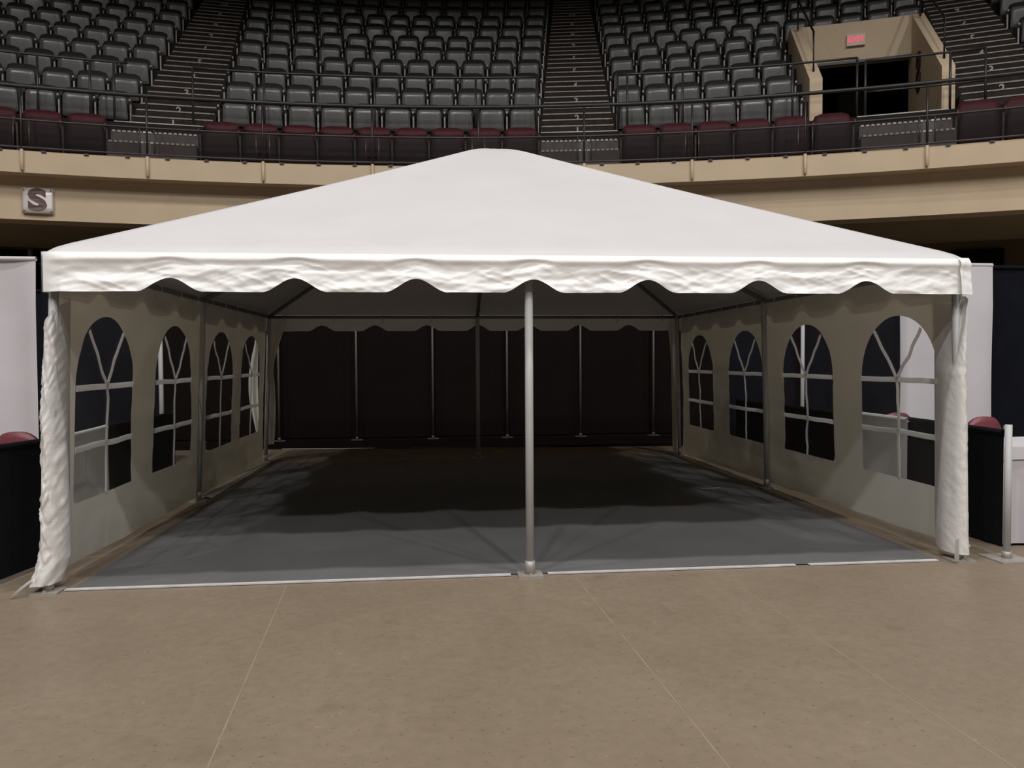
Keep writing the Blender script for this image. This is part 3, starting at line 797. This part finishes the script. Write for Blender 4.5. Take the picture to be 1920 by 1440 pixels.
# ================================================================== DRAPES
def drape(x0, y0, x1, y1, z0, z1, m_, label, group, amp=0.03, freq=9.0, name='drape', seed=0.0, slack=0.0):
    L = math.hypot(x1-x0, y1-y0); dx, dy = (x1-x0)/L, (y1-y0)/L
    o = empty(name, ((x0+x1)/2, (y0+y1)/2, z0)); tag(o, label, 'drape', group)
    nu = max(12, int(L*freq*7)); nv = 16 if z1-z0 > 1.2 else 8
    def fn(u, v):
        s = (u-0.5)*L; z = (z1-z0)*v
        env = 0.25+0.75*min(1, (1-v)*5)
        d = amp*env*(0.6*sin(u*L*freq*1.0+1.5*nz(u*L*1.3, seed)*3)+0.8*nz(u*L*freq*0.28, z*0.25, seed))
        sx_ = slack*sin(PI*v)*(u-0.5)
        return (dx*(s-sx_)-dy*d, dy*(s-sx_)+dx*d, z)
    MB().grid(fn, nu, nv).build('cloth', m_, o)
    def hemf(u, v):
        s = (u-0.5)*L; t = v*2*PI; r = 0.022
        return (dx*s-dy*r*cos(t), dy*s+dx*r*cos(t), (z1-z0)-0.02+r*sin(t))
    MB().grid(hemf, max(6, int(L*8)), 8).build('rod_pocket', m_, o)
    return o
def upright(x, y, h, label, group=None, r=0.022, plate=0.24, pm=None):
    o = empty('upright_pole', (x, y, 0)); tag(o, label, 'pole', group)
    MB().tube([(0, 0, 0.01), (0, 0, h)], r, 12).build('pole', pm or M['alu'], o)
    MB().box((0, 0, 0.006), (plate, plate, 0.012)).build('base_plate', pm or M['plate'], o)
    MB().tube([(0, 0, 0.012), (0, 0, 0.06)], r+0.008, 10).build('base_pin', pm or M['plate'], o)
# dark backdrop behind the tent
bx = [-7.57, -6.19, -4.81, -3.43, -2.05, -0.67, 0.70, 2.08, 3.48, 4.86, 6.24, 7.62]
names = ['fourth', 'third', 'second', 'first']
for k in range(len(bx)-1):
    xm = (bx[k]+bx[k+1])/2
    if xm < 0: lab = f'tall black backdrop panel behind the tent, {ORD[5-k-1+0] if k < 5 else "first"} left of the middle one'
    else: lab = f'tall black backdrop panel behind the tent, {ORD[k-6]} right of the middle one' if k > 5 else 'tall black backdrop panel behind the tent, middle one in line with front pole'
    if k == 5: lab = 'tall black backdrop panel behind the tent, middle one near the centre pole'
    yb = 9.16 - 0.0*abs(xm)
    drape(bx[k]-0.01, yb+0.07+0.075*(k % 2), bx[k+1]+0.01, yb+0.07+0.075*(k % 2), 0.03, 2.74, M['brownpanel'], lab, 'black backdrop panels behind the tent', amp=0.012, freq=7, name='backdrop_panel', seed=k*3.1)
for k, x in enumerate(bx):
    side = 'left' if k < 6 else 'right'; q = (5-k) if k < 6 else (k-6)
    upright(x, 9.06, 2.74, f'thin silver backdrop pole behind the tent, {ORD[q]} to the {side} of its centre', 'backdrop poles behind the tent', r=0.02, plate=0.2, pm=M['shadepole'])

for sx, nm in ((-1, 'left'), (1, 'right')):
    X = 3.45*sx
    gr = f'low booth rail drapes on the {nm}'
    if sx < 0:
        drape(-3.50, -0.06, -3.315, 0.74, 0.035, 0.91, M['blackcloth'], 'low black booth drape just outside the left front tent post', gr, name='low_drape', seed=1, amp=0.015)
        drape(-3.345, 0.78, -3.45, 1.88, 0.08, 0.90, M['white_low'], 'low white booth drape seen through the nearest left tent window', gr, name='low_drape', seed=2, amp=0.02)
        drape(-3.45, 1.90, -3.45, 3.6, 0.08, 0.90, M['blackcloth'], 'low black booth drape beyond the low white one on the left', gr, name='low_drape', seed=3, amp=0.015)
    else:
        drape(3.43, 0.06, 3.50, 1.34, 0.08, 0.92, M['blackcloth'], 'low black booth drape just outside the right front tent post', gr, name='low_drape', seed=4, amp=0.015)
        drape(3.455, 1.22, 3.45, 1.98, 0.08, 0.92, M['white_low'], 'low white booth drape seen through the nearest right tent window', gr, name='low_drape', seed=5, amp=0.02)
        drape(3.45, 2.0, 3.45, 5.0, 0.08, 0.90, M['blackcloth'], 'low black booth drape beyond the low white one on the right', gr, name='low_drape', seed=6, amp=0.015)
upright(3.415, 0.0, 0.96, 'short silver pole at the end of the right low black drape', 'short booth rail poles', r=0.024, plate=0.25)
upright(-3.60, -0.02, 0.90, 'short silver pole at the foot of the left low black drape', 'short booth rail poles', r=0.022, plate=0.30)
# tall booth back drapes
drape(-6.6, 2.66, -4.40, 2.72, 0.05, 2.45, M['white_drape'], 'tall white booth drape standing left of the tent', 'tall booth back drapes', name='tall_drape', seed=11, amp=0.055, freq=5)
drape(-4.38, 2.75, -3.5, 2.78, 0.05, 2.40, M['navy'], 'tall navy booth drape between white drape and left tent wall', 'tall booth back drapes', name='tall_drape', seed=12, amp=0.025)
drape(4.30, 2.68, 5.37, 2.70, 0.05, 2.45, M['white_drape'], 'tall white booth drape standing right of the tent', 'tall booth back drapes', name='tall_drape', seed=13, amp=0.065, freq=6, slack=0.06)
drape(5.42, 2.78, 7.6, 2.88, 0.05, 2.44, M['navy'], 'tall navy booth drape at the far right edge', 'tall booth back drapes', name='tall_drape', seed=14, amp=0.025)
drape(3.52, 2.74, 4.28, 2.74, 0.05, 2.40, M['navy'], 'tall navy booth drape seen through the nearest right tent window', 'tall booth back drapes', name='tall_drape', seed=15, amp=0.025)
# second line of booths further back
drape(3.5, 5.62, 4.60, 5.62, 0.05, 2.40, M['navy'], 'tall navy drape further back seen through the second right window', 'tall drapes of the next booths', name='tall_drape', seed=16, amp=0.02)
drape(4.68, 5.62, 6.2, 5.62, 0.05, 2.40, M['navy'], 'tall navy drape behind the silver pole on the right', 'tall drapes of the next booths', name='tall_drape', seed=17, amp=0.02)
upright(4.64, 5.50, 2.42, 'tall silver drape pole seen through the second right tent window', 'tall drape poles', r=0.028)
drape(-6.2, 5.62, -4.28, 5.62, 0.05, 2.40, M['navy'], 'tall navy drape further back seen through the second left window', 'tall drapes of the next booths', name='tall_drape', seed=18, amp=0.02)
upright(-4.235, 5.50, 2.42, 'tall silver drape pole seen through the second left tent window', 'tall drape poles', r=0.03)

# ================================================================== TABLE AND CHAIRS
tb = empty('booth_table', (4.55, 0.66, 0)); tag(tb, 'booth table under a white cloth beside the right short pole', 'table')
MB().box((0, 0, 0.735), (1.8, 0.62, 0.03)).build('tabletop', M['plate'], tb)
for sx in (-1, 1):
    for sy in (-1, 1): MB().tube([(sx*0.8, sy*0.25, 0), (sx*0.8, sy*0.25, 0.73)], 0.014, 8).build('leg', M['chrome'], tb)
def skirt_fn(u, v):
    # rounded rectangle outline, pleated downwards
    per = [(-0.91, -0.32), (0.91, -0.32), (0.91, 0.32), (-0.91, 0.32), (-0.91, -0.32)]
    Ls = [1.82, 0.64, 1.82, 0.64]; s = u*sum(Ls); k = 0
    while k < 3 and s > Ls[k]: s -= Ls[k]; k += 1
    f = min(1, s/Ls[k]); x = per[k][0]+(per[k+1][0]-per[k][0])*f; y = per[k][1]+(per[k+1][1]-per[k][1])*f
    nx, ny = [(0, -1), (1, 0), (0, 1), (-1, 0)][k]
    d = (0.014*sin(u*150+2*nz(u*30, 1))+0.010*nz(u*40, 2))*min(1, v*4)
    return (x+nx*d, y+ny*d, 0.675-0.655*v)
MB().grid(skirt_fn, 380, 8).build('table_skirt', M['white_drape'], tb)
cl = MB().box((0, 0, 0.757), (1.83, 0.65, 0.012))
for (cx, cy, lx, ly) in ((0, -0.327, 1.83, 0.008), (0, 0.327, 1.83, 0.008), (-0.918, 0, 0.008, 0.65), (0.918, 0, 0.008, 0.65)):
    cl.box((cx, cy, 0.712), (lx, ly, 0.095))
cl.build('tablecloth', M['table'], tb)
def chair(x, y, rz, label):
    o = empty('stacking_chair', (x, y, 0), rz); tag(o, label, 'chair', 'maroon booth chairs')
    def bk(u, v, dy=0):
        a = u*2-1; zt = 0.20*(1-abs(a)**3.0*0.75)
        return (a*0.21, 0.20+0.05*v-0.03*(1-a*a)+dy, 0.58+0.11+(-0.11+v*(0.11+zt-0.0)))
    nu, nv = 12, 6
    A1 = [bk(i/nu, j/nv) for j in range(nv+1) for i in range(nu+1)]; B1 = [bk(i/nu, j/nv, 0.035) for j in range(nv+1) for i in range(nu+1)]
    n = len(A1); fs = []
    for j in range(nv):
        for i in range(nu):
            q = j*(nu+1)+i; fs += [(q, q+1, q+nu+2, q+nu+1), (n+q, n+q+nu+1, n+q+nu+2, n+q+1)]
    bd = list(range(nu+1))+[j*(nu+1)+nu for j in range(1, nv+1)]+[nv*(nu+1)+i for i in range(nu-1, -1, -1)]+[j*(nu+1) for j in range(nv-1, 0, -1)]
    for q in range(len(bd)): c, d = bd[q], bd[(q+1) % len(bd)]; fs.append((c, c+n, d+n, d))
    MB().add(A1+B1, fs, True).build('backrest', M['chairred'], o)
    def st(u, v): return ((u*2-1)*0.22, (v*2-1)*0.21, 0.47+0.02*(1-(u*2-1)**4)*(1-(v*2-1)**4))
    sm2 = MB().grid(st, 8, 8).box((0, 0, 0.45), (0.44, 0.42, 0.04)); sm2.build('seat', M['chairred'], o)
    for sx in (-1, 1):
        MB().tube([(sx*0.215, 0.20, 0), (sx*0.215, 0.19, 0.45), (sx*0.215, 0.24, 0.80)], 0.011, 8).build('rear_leg', M['chrome'], o)
        MB().tube([(sx*0.215, -0.20, 0), (sx*0.215, -0.17, 0.44)], 0.011, 8).build('front_leg', M['chrome'], o)
chair(4.47, 1.34, 0.1, 'maroon padded chair behind the white table at right')
chair(4.02, 1.98, 0.1, 'maroon padded chair beside right tent wall, seen through its nearest window')
chair(-3.97, 1.18, -0.1, 'maroon padded chair in front of the tall white drape at left')
